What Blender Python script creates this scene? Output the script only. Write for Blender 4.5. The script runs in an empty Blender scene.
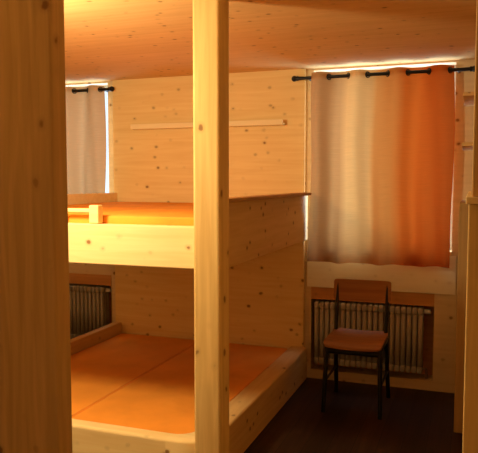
import bpy, bmesh, math
from mathutils import Vector, Matrix
S=bpy.context.scene
C=S.collection
S.view_settings.view_transform='Standard'

# ---------------------------------------------------------------- materials
def newmat(n):
    m=bpy.data.materials.new(n); m.use_nodes=True
    nt=m.node_tree; b=nt.nodes['Principled BSDF']
    return m,nt,b
def wood(name,light,dark,grain='X',plank=None,pw=0.14,knots=0.95,rough=0.65,knotcol=(0.22,0.09,0.025),seam=0.0,kscale=11.5,var=0.03,spec=.25):
    m,nt,b=newmat(name); N=nt.nodes; L=nt.links
    tc=N.new('ShaderNodeTexCoord'); oi=N.new('ShaderNodeObjectInfo')
    mul=N.new('ShaderNodeMath'); mul.operation='MULTIPLY'; mul.inputs[1].default_value=7.3
    L.new(oi.outputs['Random'],mul.inputs[0])
    add=N.new('ShaderNodeVectorMath'); add.operation='ADD'
    L.new(tc.outputs['Object'],add.inputs[0]); L.new(mul.outputs[0],add.inputs[1])
    ax='XYZ'.index(grain)
    sc=[14,14,14]; sc[ax]=0.9
    mp=N.new('ShaderNodeMapping'); mp.inputs['Scale'].default_value=sc
    L.new(add.outputs[0],mp.inputs[0])
    no=N.new('ShaderNodeTexNoise'); no.inputs['Scale'].default_value=2.2; no.inputs['Detail'].default_value=6; no.inputs['Distortion'].default_value=0.6
    L.new(mp.outputs[0],no.inputs['Vector'])
    cr=N.new('ShaderNodeValToRGB')
    cr.color_ramp.elements[0].position=0.32; cr.color_ramp.elements[0].color=(*dark,1)
    cr.color_ramp.elements[1].position=0.66; cr.color_ramp.elements[1].color=(*light,1)
    L.new(no.outputs['Fac'],cr.inputs[0])
    col=cr.outputs[0]
    if plank:
        sep=N.new('ShaderNodeSeparateXYZ'); L.new(add.outputs[0],sep.inputs[0])
        dv=N.new('ShaderNodeMath'); dv.operation='DIVIDE'; dv.inputs[1].default_value=pw
        L.new(sep.outputs[plank],dv.inputs[0])
        fl=N.new('ShaderNodeMath'); fl.operation='FLOOR'; L.new(dv.outputs[0],fl.inputs[0])
        wn=N.new('ShaderNodeTexWhiteNoise'); wn.noise_dimensions='1D'; L.new(fl.outputs[0],wn.inputs['W'])
        mr=N.new('ShaderNodeMapRange'); mr.inputs['To Min'].default_value=1-var; mr.inputs['To Max'].default_value=1+var*0.5
        L.new(wn.outputs['Value'],mr.inputs['Value'])
        hv=N.new('ShaderNodeHueSaturation'); L.new(mr.outputs[0],hv.inputs['Value']); L.new(col,hv.inputs['Color'])
        col=hv.outputs[0]
        if seam>0:
            fr=N.new('ShaderNodeMath'); fr.operation='FRACT'; L.new(dv.outputs[0],fr.inputs[0])
            lt=N.new('ShaderNodeMath'); lt.operation='LESS_THAN'; lt.inputs[1].default_value=0.04; L.new(fr.outputs[0],lt.inputs[0])
            ms=N.new('ShaderNodeMath'); ms.operation='MULTIPLY'; ms.inputs[1].default_value=seam; L.new(lt.outputs[0],ms.inputs[0])
            mx=N.new('ShaderNodeMixRGB'); mx.inputs[2].default_value=(dark[0]*.2,dark[1]*.2,dark[2]*.2,1)
            L.new(ms.outputs[0],mx.inputs[0]); L.new(col,mx.inputs[1]); col=mx.outputs[0]
    if knots>0:
        ks=[1,1,1]; ks[ax]=0.8
        nz=N.new('ShaderNodeTexNoise'); nz.inputs['Scale'].default_value=30; L.new(add.outputs[0],nz.inputs['Vector'])
        sm=N.new('ShaderNodeVectorMath'); sm.operation='MULTIPLY_ADD'; sm.inputs[1].default_value=(.014,.014,.014)
        L.new(nz.outputs['Color'],sm.inputs[0]); L.new(add.outputs[0],sm.inputs[2])
        mp2=N.new('ShaderNodeMapping'); mp2.inputs['Scale'].default_value=ks; L.new(sm.outputs[0],mp2.inputs[0])
        vo=N.new('ShaderNodeTexVoronoi'); vo.inputs['Scale'].default_value=kscale; L.new(mp2.outputs[0],vo.inputs['Vector'])
        kr=N.new('ShaderNodeValToRGB'); e=kr.color_ramp.elements
        e[0].position=0.0; e[0].color=(knots,knots,knots,1); e[1].position=0.24; e[1].color=(0,0,0,1)
        x=e.new(0.10); x.color=(knots*.85,)*3+(1,)
        x=e.new(0.14); x.color=(knots*.2,)*3+(1,)
        L.new(vo.outputs['Distance'],kr.inputs[0])
        sx=N.new('ShaderNodeSeparateColor'); L.new(vo.outputs['Color'],sx.inputs[0])
        m2=N.new('ShaderNodeMapRange'); m2.inputs['From Min'].default_value=.1; m2.inputs['From Max'].default_value=.8; m2.inputs['To Min'].default_value=.2; m2.inputs['To Max'].default_value=1.0
        L.new(sx.outputs[0],m2.inputs['Value'])
        m3=N.new('ShaderNodeMath'); m3.operation='MULTIPLY'; L.new(kr.outputs[0],m3.inputs[0]); L.new(m2.outputs[0],m3.inputs[1])
        mk=N.new('ShaderNodeMixRGB'); mk.inputs[2].default_value=(*knotcol,1)
        L.new(m3.outputs[0],mk.inputs[0]); L.new(col,mk.inputs[1]); col=mk.outputs[0]
    L.new(col,b.inputs['Base Color'])
    b.inputs['Roughness'].default_value=rough
    b.inputs['Specular IOR Level'].default_value=spec
    bp=N.new('ShaderNodeBump'); bp.inputs['Strength'].default_value=0.06; bp.inputs['Distance'].default_value=0.01
    L.new(no.outputs['Fac'],bp.inputs['Height']); L.new(bp.outputs[0],b.inputs['Normal'])
    return m
PL=(0.93,0.70,0.33); PD=(0.86,0.61,0.26)
M_panel=wood('pine_panel',PL,PD,'X')
M_wall=wood('pine_wall',(0.80,0.62,0.38),(0.73,0.55,0.32),'X','Z',0.13)
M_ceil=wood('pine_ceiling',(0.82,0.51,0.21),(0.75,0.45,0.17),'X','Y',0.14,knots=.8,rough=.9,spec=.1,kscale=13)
M_px=wood('pine_beam_x',(0.95,0.74,0.37),(0.88,0.65,0.29),'X')
M_pale=wood('pale_batten',(0.97,0.82,0.50),(0.93,0.76,0.44),'X',knots=0)
M_sillp=wood('lit_sill_panel',(0.98,0.92,0.78),(0.94,0.87,0.71),'X',knots=.3)  # pine paled so the colour carries light grazing below the window
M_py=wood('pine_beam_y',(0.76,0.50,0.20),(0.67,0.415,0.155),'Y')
M_edge=wood('dark_ledge_edge',(0.50,0.27,0.09),(0.40,0.20,0.06),'Y',knots=0)
M_pz=wood('pine_beam_z',(0.84,0.58,0.22),(0.70,0.45,0.15),'Z',knots=.95,kscale=9)
M_pz2=wood('pine_plank_z',(0.70,0.44,0.17),(0.54,0.33,0.115),'Z','X',0.2,knots=1,kscale=9)
M_book=wood('pine_bookcase',(0.52,0.32,0.12),(0.43,0.26,0.09),'Z',knots=.8)
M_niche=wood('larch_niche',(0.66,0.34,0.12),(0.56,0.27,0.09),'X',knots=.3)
M_floor=wood('dark_floor',(0.05,0.022,0.010),(0.022,0.009,0.004),'Y','X',0.13,knots=0.4,rough=0.45,seam=0.95,var=.5,kscale=5,spec=.3)
M_chair=wood('chair_plywood',(0.42,0.18,0.05),(0.31,0.125,0.035),'X',knots=0,rough=0.4)

def plain(n,c,rough=0.5,metal=0.0,bump=0):
    m,nt,b=newmat(n)
    N=nt.nodes;L=nt.links
    no=N.new('ShaderNodeTexNoise'); no.inputs['Scale'].default_value=18 if not bump else 3.5; no.inputs['Detail'].default_value=4
    tc=N.new('ShaderNodeTexCoord'); L.new(tc.outputs['Object'],no.inputs['Vector'])
    cr=N.new('ShaderNodeValToRGB'); k=.9 if not bump else .85
    cr.color_ramp.elements[0].position=.3; cr.color_ramp.elements[1].position=.7
    cr.color_ramp.elements[0].color=(c[0]*k,c[1]*k,c[2]*k,1); cr.color_ramp.elements[1].color=(*c,1)
    L.new(no.outputs['Fac'],cr.inputs[0]); L.new(cr.outputs[0],b.inputs['Base Color'])
    b.inputs['Roughness'].default_value=rough; b.inputs['Metallic'].default_value=metal
    if bump:
        b.inputs['Specular IOR Level'].default_value=.1
        n2=N.new('ShaderNodeTexNoise'); n2.inputs['Scale'].default_value=260; L.new(tc.outputs['Object'],n2.inputs['Vector'])
        n3=N.new('ShaderNodeTexNoise'); n3.inputs['Scale'].default_value=4; L.new(tc.outputs['Object'],n3.inputs['Vector'])
        ad=N.new('ShaderNodeMath'); ad.operation='MULTIPLY_ADD'; ad.inputs[1].default_value=10; L.new(n3.outputs['Fac'],ad.inputs[0]); L.new(n2.outputs['Fac'],ad.inputs[2])
        bp=N.new('ShaderNodeBump'); bp.inputs['Strength'].default_value=bump; bp.inputs['Distance'].default_value=0.005
        L.new(ad.outputs[0],bp.inputs['Height']); L.new(bp.outputs[0],b.inputs['Normal'])
    return m
M_black=plain('black_metal',(0.018,0.016,0.015),0.4,0.6)
M_rad=plain('radiator_enamel',(0.52,0.49,0.44),0.6)
M_radd=plain('radiator_grey',(0.36,0.34,0.31),0.4)
M_brass=plain('valve_metal',(0.4,0.34,0.26),0.4,1.0)
M_mat=plain('orange_cotton',(1.0,0.39,0.055),0.95,0,0.4)
M_pipe=plain('orange_piping',(0.92,0.33,0.045),0.9)
M_white=plain('white_window_paint',(0.75,0.76,0.78),0.4)
M_steel=plain('dark_steel_tube',(0.014,0.012,0.011),0.35,0.4)

def curtain_mat(name,stops,trans=0.5):
    m,nt,b=newmat(name); N=nt.nodes; L=nt.links
    tc=N.new('ShaderNodeTexCoord'); sp=N.new('ShaderNodeSeparateXYZ'); L.new(tc.outputs['UV'],sp.inputs[0])
    cr=N.new('ShaderNodeValToRGB'); e=cr.color_ramp.elements
    e[0].position=stops[0][0]; e[0].color=(*stops[0][1],1)
    e[1].position=stops[-1][0]; e[1].color=(*stops[-1][1],1)
    for p,c in stops[1:-1]:
        x=e.new(p); x.color=(*c,1)
    L.new(sp.outputs[0],cr.inputs[0])
    mp=N.new('ShaderNodeMapping'); mp.inputs['Scale'].default_value=(8,300,1); L.new(tc.outputs['UV'],mp.inputs[0])
    no=N.new('ShaderNodeTexNoise'); no.inputs['Scale'].default_value=1; no.inputs['Detail'].default_value=3; L.new(mp.outputs[0],no.inputs['Vector'])
    mr=N.new('ShaderNodeMapRange'); mr.inputs['To Min'].default_value=.82; mr.inputs['To Max'].default_value=1.12; L.new(no.outputs['Fac'],mr.inputs['Value'])
    hv=N.new('ShaderNodeHueSaturation'); L.new(cr.outputs[0],hv.inputs['Color']); L.new(mr.outputs[0],hv.inputs['Value'])
    L.new(hv.outputs[0],b.inputs['Base Color']); b.inputs['Roughness'].default_value=.9; b.inputs['Specular IOR Level'].default_value=.05
    tr=N.new('ShaderNodeBsdfTranslucent'); L.new(hv.outputs[0],tr.inputs['Color'])
    mx=N.new('ShaderNodeMixShader'); mx.inputs[0].default_value=trans
    L.new(b.outputs[0],mx.inputs[1]); L.new(tr.outputs[0],mx.inputs[2])
    L.new(mx.outputs[0],nt.nodes['Material Output'].inputs[0])
    return m
M_cur=curtain_mat('ombre_orange_linen',[(0,(0.45,0.215,0.07)),(0.22,(0.47,0.23,0.078)),(0.28,(0.68,0.37,0.125)),(0.42,(0.62,0.32,0.10)),(0.48,(0.48,0.18,0.04)),(0.60,(0.46,0.155,0.03)),(0.68,(0.49,0.095,0.010)),(1.0,(0.40,0.068,0.008))],.22)
M_cur2=curtain_mat('beige_linen',[(0,(0.54,0.31,0.135)),(0.5,(0.56,0.33,0.15)),(1,(0.58,0.36,0.17))],0.18)

m,nt,b=newmat('window_glass'); M_glass=m
tr=nt.nodes.new('ShaderNodeBsdfTransparent'); mx=nt.nodes.new('ShaderNodeMixShader'); mx.inputs[0].default_value=0.06
b.inputs['Roughness'].default_value=0.02; b.inputs['Base Color'].default_value=(.9,.95,1,1)
nt.links.new(tr.outputs[0],mx.inputs[1]); nt.links.new(b.outputs[0],mx.inputs[2]); nt.links.new(mx.outputs[0],nt.nodes['Material Output'].inputs[0])

# ---------------------------------------------------------------- helpers
def add_part(o,parent):
    C.objects.link(o)
    if parent is not None:
        o.parent=parent; o.location=o.location-parent.location
    return o
def boxes(name,bl,mat,parent=None,bevel=0.0,origin=None,axis=None):
    bm=bmesh.new()
    if origin is None:
        mn=[min(b[i*2] for b in bl) for i in range(3)]; mxx=[max(b[i*2+1] for b in bl) for i in range(3)]
        origin=Vector([(mn[i]+mxx[i])/2 for i in range(3)])
    for b in bl:
        c=Vector([(b[0]+b[1])/2,(b[2]+b[3])/2,(b[4]+b[5])/2])-Vector(origin)
        M=Matrix.Translation(c)@Matrix.Diagonal((b[1]-b[0],b[3]-b[2],b[5]-b[4],1))
        bmesh.ops.create_cube(bm,size=1,matrix=M)
    if bevel>0:
        ed=bm.edges[:]
        if axis is not None:
            ed=[e for e in ed if abs((e.verts[0].co-e.verts[1].co).normalized()[axis])>.9]
        bmesh.ops.bevel(bm,geom=ed,offset=bevel,segments=3,profile=0.5,affect='EDGES')
        for f in bm.faces: f.smooth=False
    me=bpy.data.meshes.new(name); bm.to_mesh(me); bm.free(); me.materials.append(mat)
    o=bpy.data.objects.new(name,me); o.location=origin
    return add_part(o,parent)
def box(name,x0,x1,y0,y1,z0,z1,mat,parent=None,bevel=0.004,axis=None):
    return boxes(name,[(x0,x1,y0,y1,z0,z1)],mat,parent,bevel,None,axis)
def empty(name,loc,label,cat,group=None):
    e=bpy.data.objects.new(name,None); e.location=loc; e.empty_display_size=.1; C.objects.link(e)
    tag(e,label,cat,group); bpy.context.view_layer.update(); return e
def tag(o,label,cat,group=None):
    o['label']=label; o['category']=cat
    if group: o['group']=group
def struct(o,label=None):
    o['kind']='structure'
    if label: o['label']=label
def tube(name,paths,r,mat,parent=None,res=3,rnd=True):
    cu=bpy.data.curves.new(name+'_c','CURVE'); cu.dimensions='3D'; cu.bevel_depth=r; cu.bevel_resolution=res; cu.use_fill_caps=True
    allp=[Vector(p) for pa in paths for p in pa]; cen=sum(allp,Vector())/len(allp)
    for pa in paths:
        pts=[Vector(p) for p in pa]; out=[pts[0]]
        if rnd:
            for i in range(1,len(pts)-1):
                a,b_,c=pts[i-1],pts[i],pts[i+1]
                rr=min(0.04,(a-b_).length*.4,(c-b_).length*.4)
                p0=b_+(a-b_).normalized()*rr; p1=b_+(c-b_).normalized()*rr
                for k in range(6):
                    t=k/5; out.append(p0*(1-t)**2+b_*2*t*(1-t)+p1*t*t)
            out.append(pts[-1])
        else: out=pts
        sp=cu.splines.new('POLY'); sp.points.add(len(out)-1)
        for q,p in zip(sp.points,out): q.co=(*(p-cen),1)
    t=bpy.data.objects.new('tmp',cu); C.objects.link(t)
    bpy.context.view_layer.update()
    me=bpy.data.meshes.new_from_object(t.evaluated_get(bpy.context.evaluated_depsgraph_get()))
    bpy.data.objects.remove(t); me.name=name
    me.materials.clear(); me.materials.append(mat)
    for p in me.polygons: p.use_smooth=True
    o=bpy.data.objects.new(name,me); o.location=cen
    return add_part(o,parent)
def sphere(name,c,r,mat,parent):
    bm=bmesh.new(); bmesh.ops.create_uvsphere(bm,u_segments=20,v_segments=12,radius=r)
    for f in bm.faces: f.smooth=True
    me=bpy.data.meshes.new(name); bm.to_mesh(me); bm.free(); me.materials.append(mat)
    o=bpy.data.objects.new(name,me); o.location=c; return add_part(o,parent)

# ---------------------------------------------------------------- room
H=2.32; YB=4.70
XL,XR,YF=-3.70,0.62,-1.0
o=box('floor',XL-.2,XR+.2,YF-.2,YB+.2,-.1,0,M_floor,bevel=0); struct(o,'dark brown wooden plank floor')
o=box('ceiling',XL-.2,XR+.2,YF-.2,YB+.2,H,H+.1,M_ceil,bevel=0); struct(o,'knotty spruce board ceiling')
o=box('wall_left',XL-.1,XL,YF-.2,YB+.2,0,H,M_wall,bevel=0); struct(o,'knotty spruce panel wall')
o=box('wall_right',XR,XR+.1,YF-.2,YB+.2,0,H,M_wall,bevel=0); struct(o,'knotty spruce panel wall')
o=box('wall_front',XL,XR,YF-.1,YF,0,H,M_wall,bevel=0); struct(o,'knotty spruce panel wall')
W=[(-3.58,-2.87),(-1.125,-0.13)]
Nn=[(-3.58,-2.86),(-1.13,-0.24)]
zW0,zW1=0.98,2.308; zN0,zN1=0.07,0.70
bl=[]
Y0,Y1=YB,YB+.2
bl.append((XL,XR,Y0,Y1,0,zN0))
xs=[XL,Nn[0][0],Nn[0][1],Nn[1][0],Nn[1][1],XR]
for i in (0,2,4): bl.append((xs[i],xs[i+1],Y0,Y1,zN0,zN1))
bl.append((XL,XR,Y0,Y1,zN1,zW0))
xs=[XL,W[0][0],W[0][1],W[1][0],W[1][1],XR]
for i in (0,2,4): bl.append((xs[i],xs[i+1],Y0,Y1,zW0,zW1))
bl.append((XL,XR,Y0,Y1,zW1,H))
o=boxes('wall_back',bl,M_wall); struct(o,'pale spruce wall with window openings')
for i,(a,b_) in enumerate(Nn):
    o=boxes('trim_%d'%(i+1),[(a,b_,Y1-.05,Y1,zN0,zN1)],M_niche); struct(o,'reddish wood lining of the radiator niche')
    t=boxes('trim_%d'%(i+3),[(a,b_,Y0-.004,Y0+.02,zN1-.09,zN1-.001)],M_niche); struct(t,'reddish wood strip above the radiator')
    s=box('trim_%d'%(i+5),W[i][0]-.0,W[i][1]+.0,Y0-.02,Y1-.06,zW0-.0,zW0+.025,M_px,bevel=.003); struct(s,'pine window sill')
o=boxes('trim_7',[(-2.80,-1.180,YB-.04,YB-.0005,0,H-.001)],M_panel); struct(o,'knotty spruce wall panel behind the bunk')
o=boxes('trim_8',[(-1.16,-.10,YB-.012,YB-.0005,zN1+.004,zW0-.004)],M_sillp); struct(o,'board between window sill and radiator niche, window light painted into its pale colour')
for i,(a,b_) in enumerate(W):
    fy0,fy1=Y0+.13,Y0+.17; t=.035
    zb=zW0+.026
    o=boxes('window_%d'%(i+1),[(a,a+t,fy0,fy1,zb,zW1),(b_-t,b_,fy0,fy1,zb,zW1),(a+t,b_-t,fy0,fy1,zb,zb+t),(a+t,b_-t,fy0,fy1,zW1-.025,zW1),((a+b_)/2-.03,(a+b_)/2+.03,fy0,fy1,zb+t,zW1-.025)],M_white)
    struct(o,'white framed window')
    g=boxes('pane',[(a+t,b_-t,fy0+.02,fy0+.024,zb+t,zW1-.025)],M_glass,None)
    g.parent=o; g.location=g.location-o.location
    struct(g)

# ---------------------------------------------------------------- bunk bed
YFt=2.75; YR=4.655
bunk=empty('bunk_bed',(-1.97,3.7,0),'built-in double-width pine bunk bed against the wall','bunk bed')
box('post',-1.168,-1.040,2.61,2.735,0,H-.002,M_pz,bunk,.012)
box('post',-2.80,-2.68,2.61,2.735,0,H-.002,M_pz,bunk,.012)
def poly(name,pts,joints,z0,z1,mat,parent,bevel,both=False):
    bm=bmesh.new(); cx_=sum(p[0] for p in pts)/len(pts); cy_=sum(p[1] for p in pts)/len(pts); zc=(z0+z1)/2
    lo=[bm.verts.new((p[0]-cx_,p[1]-cy_,z0-zc)) for p in pts]; hi=[bm.verts.new((p[0]-cx_,p[1]-cy_,z1-zc)) for p in pts]
    n=len(pts); bm.faces.new(lo[::-1]); bm.faces.new(hi)
    for i in range(n): bm.faces.new([lo[i],lo[(i+1)%n],hi[(i+1)%n],hi[i]])
    bmesh.ops.recalc_face_normals(bm,faces=bm.faces[:])
    ed=[]
    for i in range(n):
        if i in joints: continue
        ed.append(bm.edges.get((hi[i],hi[(i+1)%n])))
        if both: ed.append(bm.edges.get((lo[i],lo[(i+1)%n])))
    bmesh.ops.bevel(bm,geom=ed,offset=bevel,segments=3,profile=.5,affect='EDGES')
    me=bpy.data.meshes.new(name); bm.to_mesh(me); bm.free(); me.materials.append(mat)
    for f in me.polygons: f.use_smooth=True
    o=bpy.data.objects.new(name,me); o.location=(cx_,cy_,zc)
    es=o.modifiers.new('e','EDGE_SPLIT'); es.split_angle=math.radians(32)
    return add_part(o,parent)
y0=YFt-.01; yi=YFt+.075; r=.10; R=.17
pts=[(-1.28,yi+r)]
for k in range(1,10):
    a=math.pi/2*k/10; pts.append((-1.28-r+r*math.cos(a),yi+r-r*math.sin(a)))
pts+=[(-1.28-r,yi),(-1.28-r,y0)]
jj=len(pts)-2
for k in range(0,11):
    a=-math.pi/2+math.pi/2*k/10; pts.append((-1.15-R+R*math.cos(a),y0+R+R*math.sin(a)))
pts.append((-1.15,yi+r))
poly('corner_block',pts,{jj,len(pts)-1},0,.245,M_px,bunk,.014)
box('side_rail',-1.28,-1.15,yi+r,YR,0.0,.245,M_py,bunk,.014,1)
box('side_rail',-2.80,-2.74,YFt+.002,YR,0.0,.32,M_py,bunk,.008)
box('footboard',-2.74,-1.28-r,y0,yi,0.0,.245,M_px,bunk,.014,0)
box('bed_base',-2.739,-1.40,YFt+.08,YR,0.02,.098,M_py,bunk,.003)
box('guard_board',-1.175,-1.15,YFt+.002,YR,1.06,1.395,M_py,bunk,.004)
box('guard_board_cap',-1.185,-1.095,YFt+.002,4.54,1.394,1.414,M_edge,bunk,.004)
box('guard_board',-2.80,-2.765,YFt+.002,YR,1.06,1.40,M_px,bunk,.004)
box('footboard',-2.80,-1.18,YFt-.012,YFt+.045,1.085,1.285,M_px,bunk,.006)
box('bed_base',-2.764,-1.176,YFt+.05,YR,1.10,1.18,M_py,bunk,.003)
box('guard_rail_post',-1.795,-1.740,YFt-.005,YFt+.040,1.286,1.378,M_px,bunk,.006)
box('guard_rail',-2.76,-1.796,YFt+.005,YFt+.03,1.340,1.360,M_px,bunk,.005)
def rrect(x0,x1,y0,y1,radii,ins=0):
    x0+=ins;x1-=ins;y0+=ins;y1-=ins; out=[]
    cs=[(x0,y0,1,1,180),(x1,y0,-1,1,270),(x1,y1,-1,-1,0),(x0,y1,1,-1,90)]
    for (cx_,cy_,sx_,sy_,a0),rr in zip(cs,radii):
        rr=max(.005,rr-ins)
        for k in range(9):
            a=math.radians(a0+90*k/8)
            out.append((cx_+sx_*rr+rr*math.cos(a),cy_+sy_*rr+rr*math.sin(a)))
    return out
def mattress(x0,x1,y0,y1,z0,z1,label,radii=(.03,.03,.03,.03)):
    e=empty('mattress',((x0+x1)/2,(y0+y1)/2,z0),label,'mattress','orange mattresses on the bunk')
    poly('cover',rrect(x0,x1,y0,y1,radii),set(),z0,z1,M_mat,e,.014,True)
    q=[(p[0],p[1],z1-.005) for p in rrect(x0,x1,y0,y1,radii,.010)]
    tube('piping',[q+[q[0]]],.005,M_pipe,e,2,False)
lm="orange cotton-covered mattress on the lower bunk"; um="orange cotton-covered mattress on the upper bunk"
mattress(-2.735,-2.011,YFt+.085,YR-.005,.101,.228,lm)
mattress(-2.009,-1.287,YFt+.088,YR-.005,.101,.228,lm,(.03,.115,.03,.03))
mattress(-2.76,-1.970,YFt+.052,YR-.005,1.181,1.325,um)
mattress(-1.968,-1.18,YFt+.052,YR-.005,1.181,1.325,um)

o=box('timber_post',-1.56,-1.226,1.68,1.76,0,H-.002,M_pz2,None,.006); tag(o,'wide knotty pine plank post from floor to ceiling','post')
# ---------------------------------------------------------------- wall shelf
sh=empty('wall_shelf',(-2.0,YB-.06,1.93),'narrow pale pine ledge mounted on the wall panel','shelf')
box('shelf_board',-2.60,-1.33,YB-.095,YB-.041,1.912,1.930,M_pale,sh,.003)
box('shelf_lip',-2.60,-1.33,YB-.108,YB-.096,1.910,1.950,M_pale,sh,.003)

# ---------------------------------------------------------------- curtains
def curtain(x0,x1,z0,z1,y,mat,waves,phase,label,amp=.038,flare=.025):
    e=empty('curtain',((x0+x1)/2,y,z0),label,'curtain')
    bm=bmesh.new(); uvl=bm.loops.layers.uv.new('UVMap'); nx,nz=140,40
    vs=[]
    for j in range(nz+1):
        v=j/nz; row=[]
        for i in range(nx+1):
            u=i/nx
            a=amp*(0.65+.35*v)
            yy=a*math.sin(2*math.pi*waves*u+phase+.9*(1-v)*math.sin(4*u))+.016*math.sin(2*math.pi*waves*1.9*u+1+2*v)*(1-v)
            wob=.016*math.sin(3.1*v+u*5+.5)*math.sin(math.pi*min(1,(1-v)*1.2+.0))-flare*(1-v)*(1-u)
            xx=x0+(x1-x0)*u+wob
            zz=z0+(z1-z0)*v +.006*math.sin(2*math.pi*waves*u)*(1-v)
            row.append((bm.verts.new((xx-(x0+x1)/2,yy,zz-z0)),(u,v)))
        vs.append(row)
    for j in range(nz):
        for i in range(nx):
            q=[vs[j][i],vs[j][i+1],vs[j+1][i+1],vs[j+1][i]]
            f=bm.faces.new([k[0] for k in q]); f.smooth=True
            for lp,k in zip(f.loops,q): lp[uvl].uv=k[1]
    me=bpy.data.meshes.new('cloth'); bm.to_mesh(me); bm.free(); me.materials.append(mat)
    o=bpy.data.objects.new('cloth',me); o.location=((x0+x1)/2,y,z0); add_part(o,e)
    return e
def grommets(e,x0,x1,y,z,waves,phase):
    k=math.ceil(phase/math.pi)
    while True:
        u=(k*math.pi-phase)/(2*math.pi*waves)
        if u>1: break
        if u>0.02:
            bm=bmesh.new()
            R,r=.019,.004; A,B=24,8
            vv=[[bm.verts.new(((r*math.sin(2*math.pi*b/B)),(R+r*math.cos(2*math.pi*b/B))*math.cos(2*math.pi*a/A),(R+r*math.cos(2*math.pi*b/B))*math.sin(2*math.pi*a/A))) for b in range(B)] for a in range(A)]
            for a in range(A):
                for b in range(B):
                    f=bm.faces.new([vv[a][b],vv[(a+1)%A][b],vv[(a+1)%A][(b+1)%B],vv[a][(b+1)%B]]); f.smooth=True
            me=bpy.data.meshes.new('grommet'); bm.to_mesh(me); bm.free(); me.materials.append(M_black)
            o=bpy.data.objects.new('grommet',me); o.location=(x0+(x1-x0)*u,y,z); o.rotation_euler=(0,0,.7 if k%2 else -.7)
            add_part(o,e)
        k+=1
RY=4.60; RZ=2.24
ph=math.pi/2-2*math.pi*3.55*.2
c1=curtain(-1.115,-0.140,.905,2.274,RY,M_cur,3.55,ph,'ombre curtain fading from beige to deep orange on a black rod')
grommets(c1,-1.115,-0.140,RY,RZ,3.55,ph)
c2=curtain(-3.60,-2.852,.905,2.274,RY,M_cur2,3,0.6,'plain beige linen curtain on a black rod')
grommets(c2,-3.60,-2.852,RY,RZ,3,.6)
def rod(x0,x1,label):
    e=empty('curtain_rod',((x0+x1)/2,RY,RZ),label,'curtain rod')
    tube('rod',[[(x0,RY,RZ),(x1,RY,RZ)]],.0125,M_black,e)
    for x,s in ((x0,-1),(x1,1)):
        sphere('finial',(x+s*.010,RY,RZ),.021,M_black,e)
        tube('bracket',[[(x-s*.09,RY,RZ),(x-s*.09,YB-.002,RZ)]],.009,M_black,e)
        tube('finial_collar',[[(x-s*.020,RY,RZ),(x-s*.004,RY,RZ)]],.017,M_black,e)
rod(-1.235,-0.02,'black metal curtain rod with ball finials over the window')
rod(-3.66,-2.78,'black metal curtain rod with ball finials beside the bunk')

# ---------------------------------------------------------------- radiators
def radiator(x0,x1,yc,z0,z1,mat,label):
    e=empty('radiator',((x0+x1)/2,yc,z0),label,'radiator')
    n=int((x1-x0)/.038); bm=bmesh.new(); cx=(x0+x1)/2; zc=(z0+z1)/2; hh=z1-z0
    for i in range(n):
        x=x0+(i+.5)*(x1-x0)/n-cx
        for dy in (-.042,0,.042):
            M=Matrix.Translation((x,dy,0))@Matrix.Diagonal((1,.8,1,1))
            bmesh.ops.create_cone(bm,cap_ends=True,segments=12,radius1=.0165,radius2=.0165,depth=hh-.05,matrix=M)
        for dz in (-(hh/2-.025),(hh/2-.025)):
            M=Matrix.Translation((x,0,dz))@Matrix.Diagonal((.036,.125,.05,1))
            g=bmesh.ops.create_cube(bm,size=1,matrix=M)
            es={ed for v in g['verts'] for ed in v.link_edges}
            bmesh.ops.bevel(bm,geom=list(es),offset=.012,segments=3,profile=.5,affect='EDGES')
    for f in bm.faces: f.smooth=True
    me=bpy.data.meshes.new('fins'); bm.to_mesh(me); bm.free(); me.materials.append(mat)
    o=bpy.data.objects.new('fins',me); o.location=(cx,yc,zc); add_part(o,e)
    tube('pipe',[[(x1-.02,yc,z0+.025),(x1+.025,yc,z0+.025),(x1+.025,yc,0.075)]],.009,M_brass,e)
    tube('valve',[[(x1-.005,yc,z1-.03),(x1+.045,yc,z1-.03)]],.018,M_white,e)
radiator(-1.105,-0.31,YB+.035,.12,.595,M_rad,'cream enamel column radiator in the niche under the window')
radiator(-3.52,-2.93,YB+.035,.12,.595,M_radd,'grey column radiator in the niche beside the bunk')

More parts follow.
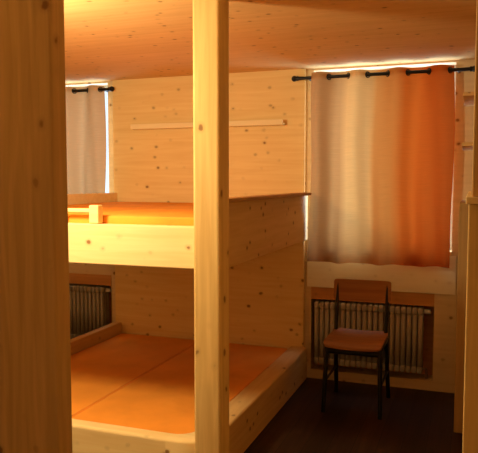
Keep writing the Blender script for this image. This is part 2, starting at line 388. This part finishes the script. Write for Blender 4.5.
# ---------------------------------------------------------------- chair
ch=empty('chair',(-.70,4.22,0),'brown plywood school chair with dark steel tube legs','chair')
def curved_board(name,cx,cy,cz,w,d,h,curve,kind,mat,parent,tilt=0):
    bm=bmesh.new(); nx,ny=24,16; t=.014
    grid=[]
    for layer in (1,-1):
        rows=[]
        for j in range(ny+1):
            row=[]
            v=j/ny*2-1
            for i in range(nx+1):
                u=i/nx*2-1
                n=14.0
                m_=max(abs(u),abs(v)); s=1
                if m_>0:
                    k=(abs(u/m_)**n+abs(v/m_)**n)**(1/n); s=1/k
                uu,vv=u*s,v*s
                if kind=='seat':
                    p=(uu*w/2,vv*d/2,-curve*(1-uu*uu)+ (.02*max(0,vv-.55)**2*4) - .03*max(0,-vv-.6)**2*4+layer*t/2)
                else:
                    p=(uu*w/2,curve*(1-uu*uu)+layer*t/2,vv*h/2)
                row.append(bm.verts.new(p))
            rows.append(row)
        grid.append(rows)
    for L_,rows in enumerate(grid):
        for j in range(ny):
            for i in range(nx):
                q=[rows[j][i],rows[j][i+1],rows[j+1][i+1],rows[j+1][i]]
                bm.faces.new(q if L_==0 else q[::-1])
    A,B=grid
    per=[(0,i) for i in range(nx+1)]+[(j,nx) for j in range(1,ny+1)]+[(ny,i) for i in range(nx-1,-1,-1)]+[(j,0) for j in range(ny-1,0,-1)]
    for k in range(len(per)):
        a=per[k]; b=per[(k+1)%len(per)]
        bm.faces.new([A[a[0]][a[1]],B[a[0]][a[1]],B[b[0]][b[1]],A[b[0]][b[1]]])
    bmesh.ops.recalc_face_normals(bm,faces=bm.faces[:])
    for f in bm.faces: f.smooth=True
    me=bpy.data.meshes.new(name); bm.to_mesh(me); bm.free(); me.materials.append(mat)
    o=bpy.data.objects.new(name,me); o.location=(cx,cy,cz); o.rotation_euler=(tilt,0,0)
    es=o.modifiers.new('e','EDGE_SPLIT'); es.split_angle=math.radians(50)
    return add_part(o,parent)
cx=-.70; dy=-.04
curved_board('seat',cx,4.23+dy,.462,.375,.37,0,.010,'seat',M_chair,ch)
curved_board('backrest',cx,4.435+dy,.747,.39,0,.145,.018,'back',M_chair,ch,-.12)
zs=.435; hw=.170
for s in (-1,1):
    tube('leg',[[(cx+s*(hw+.012),4.06+dy,0),(cx+s*hw,4.10+dy,zs)]],.015,M_steel,ch)
    tube('leg',[[(cx+s*(hw+.012),4.49+dy,0),(cx+s*hw,4.39+dy,zs)]],.015,M_steel,ch)
    tube('back_post',[[(cx+s*hw,4.39+dy,zs),(cx+s*hw,4.415+dy,.58),(cx+s*hw,4.452+dy,.80)]],.013,M_steel,ch)
    tube('stretcher',[[(cx+s*(hw+.008),4.072+dy,.20),(cx+s*(hw+.008),4.45+dy,.20)]],.009,M_steel,ch)
tube('seat_frame',[[(cx-hw,4.10+dy,zs),(cx+hw,4.10+dy,zs)],[(cx-hw,4.38+dy,zs),(cx+hw,4.38+dy,zs)],[(cx-hw,4.10+dy,zs),(cx-hw,4.38+dy,zs)],[(cx+hw,4.10+dy,zs),(cx+hw,4.38+dy,zs)],[(cx-hw,4.10+dy,zs-.035),(cx+hw,4.10+dy,zs-.035)]],.019,M_steel,ch)

# ---------------------------------------------------------------- right furniture
bc=empty('bookcase',(.2,4.2,0),'tall pine bookcase with open shelves beside the window','bookcase')
box('body',-.075,.60,3.95,4.55,0,1.37,M_book,bc,.004)
box('side_panel',.02,.045,3.97,4.55,1.371,2.25,M_book,bc,.003)
for z in (1.70,1.99):
    box('shelf',-.07,.019,3.99,4.55,z,z+.022,M_py,bc,.003)
cab=empty('cabinet',(.3,2.5,0),'pale pine cabinet with a vertical post on top','cabinet')
box('body',-.012,.60,2.02,3.0,0,1.43,M_pz,cab,.004)
box('top_board',-.02,.60,2.0,3.0,1.431,1.452,M_px,cab,.003)
box('post',-.004,.09,2.02,2.10,1.453,H-.002,M_pz2,cab,.004)

# ---------------------------------------------------------------- lights
def area(name,loc,rot,sx,sy,en,col):
    l=bpy.data.lights.new(name,'AREA'); l.shape='RECTANGLE'; l.size=sx; l.size_y=sy; l.energy=en; l.color=col
    o=bpy.data.objects.new(name,l); o.location=loc; o.rotation_euler=rot; C.objects.link(o); return o
def point(name,loc,r,en,col):
    l=bpy.data.lights.new(name,'POINT'); l.shadow_soft_size=r; l.energy=en; l.color=col
    o=bpy.data.objects.new(name,l); o.location=loc; C.objects.link(o); return o
area('daylight_window_right',(-.63,4.96,1.66),(math.radians(-90),0,0),1.0,1.36,34,(.60,.80,1.0))
area('daylight_window_left',(-3.22,4.96,1.66),(math.radians(-90),0,0),.74,1.36,24,(.60,.80,1.0))
point('room_lamp',(-2.0,2.05,1.90),.11,80,(1.0,.83,.50))
point('fill_light',(-.75,-.45,1.75),.15,1.5,(1.0,.80,.50))  # weak warm fill added near the camera, not a lamp of the room
w=bpy.data.worlds.new('World'); S.world=w; w.use_nodes=True
bg=w.node_tree.nodes['Background']; bg.inputs[0].default_value=(.6,.8,1,1); bg.inputs[1].default_value=1.5

# ---------------------------------------------------------------- camera
cam=bpy.data.cameras.new('camera'); co=bpy.data.objects.new('camera',cam); C.objects.link(co)
cam.sensor_width=36; cam.lens=48.4; cam.clip_start=.05
co.location=(0,0,1.5); co.rotation_euler=(math.radians(90-4.09),0,math.radians(20))
S.camera=co
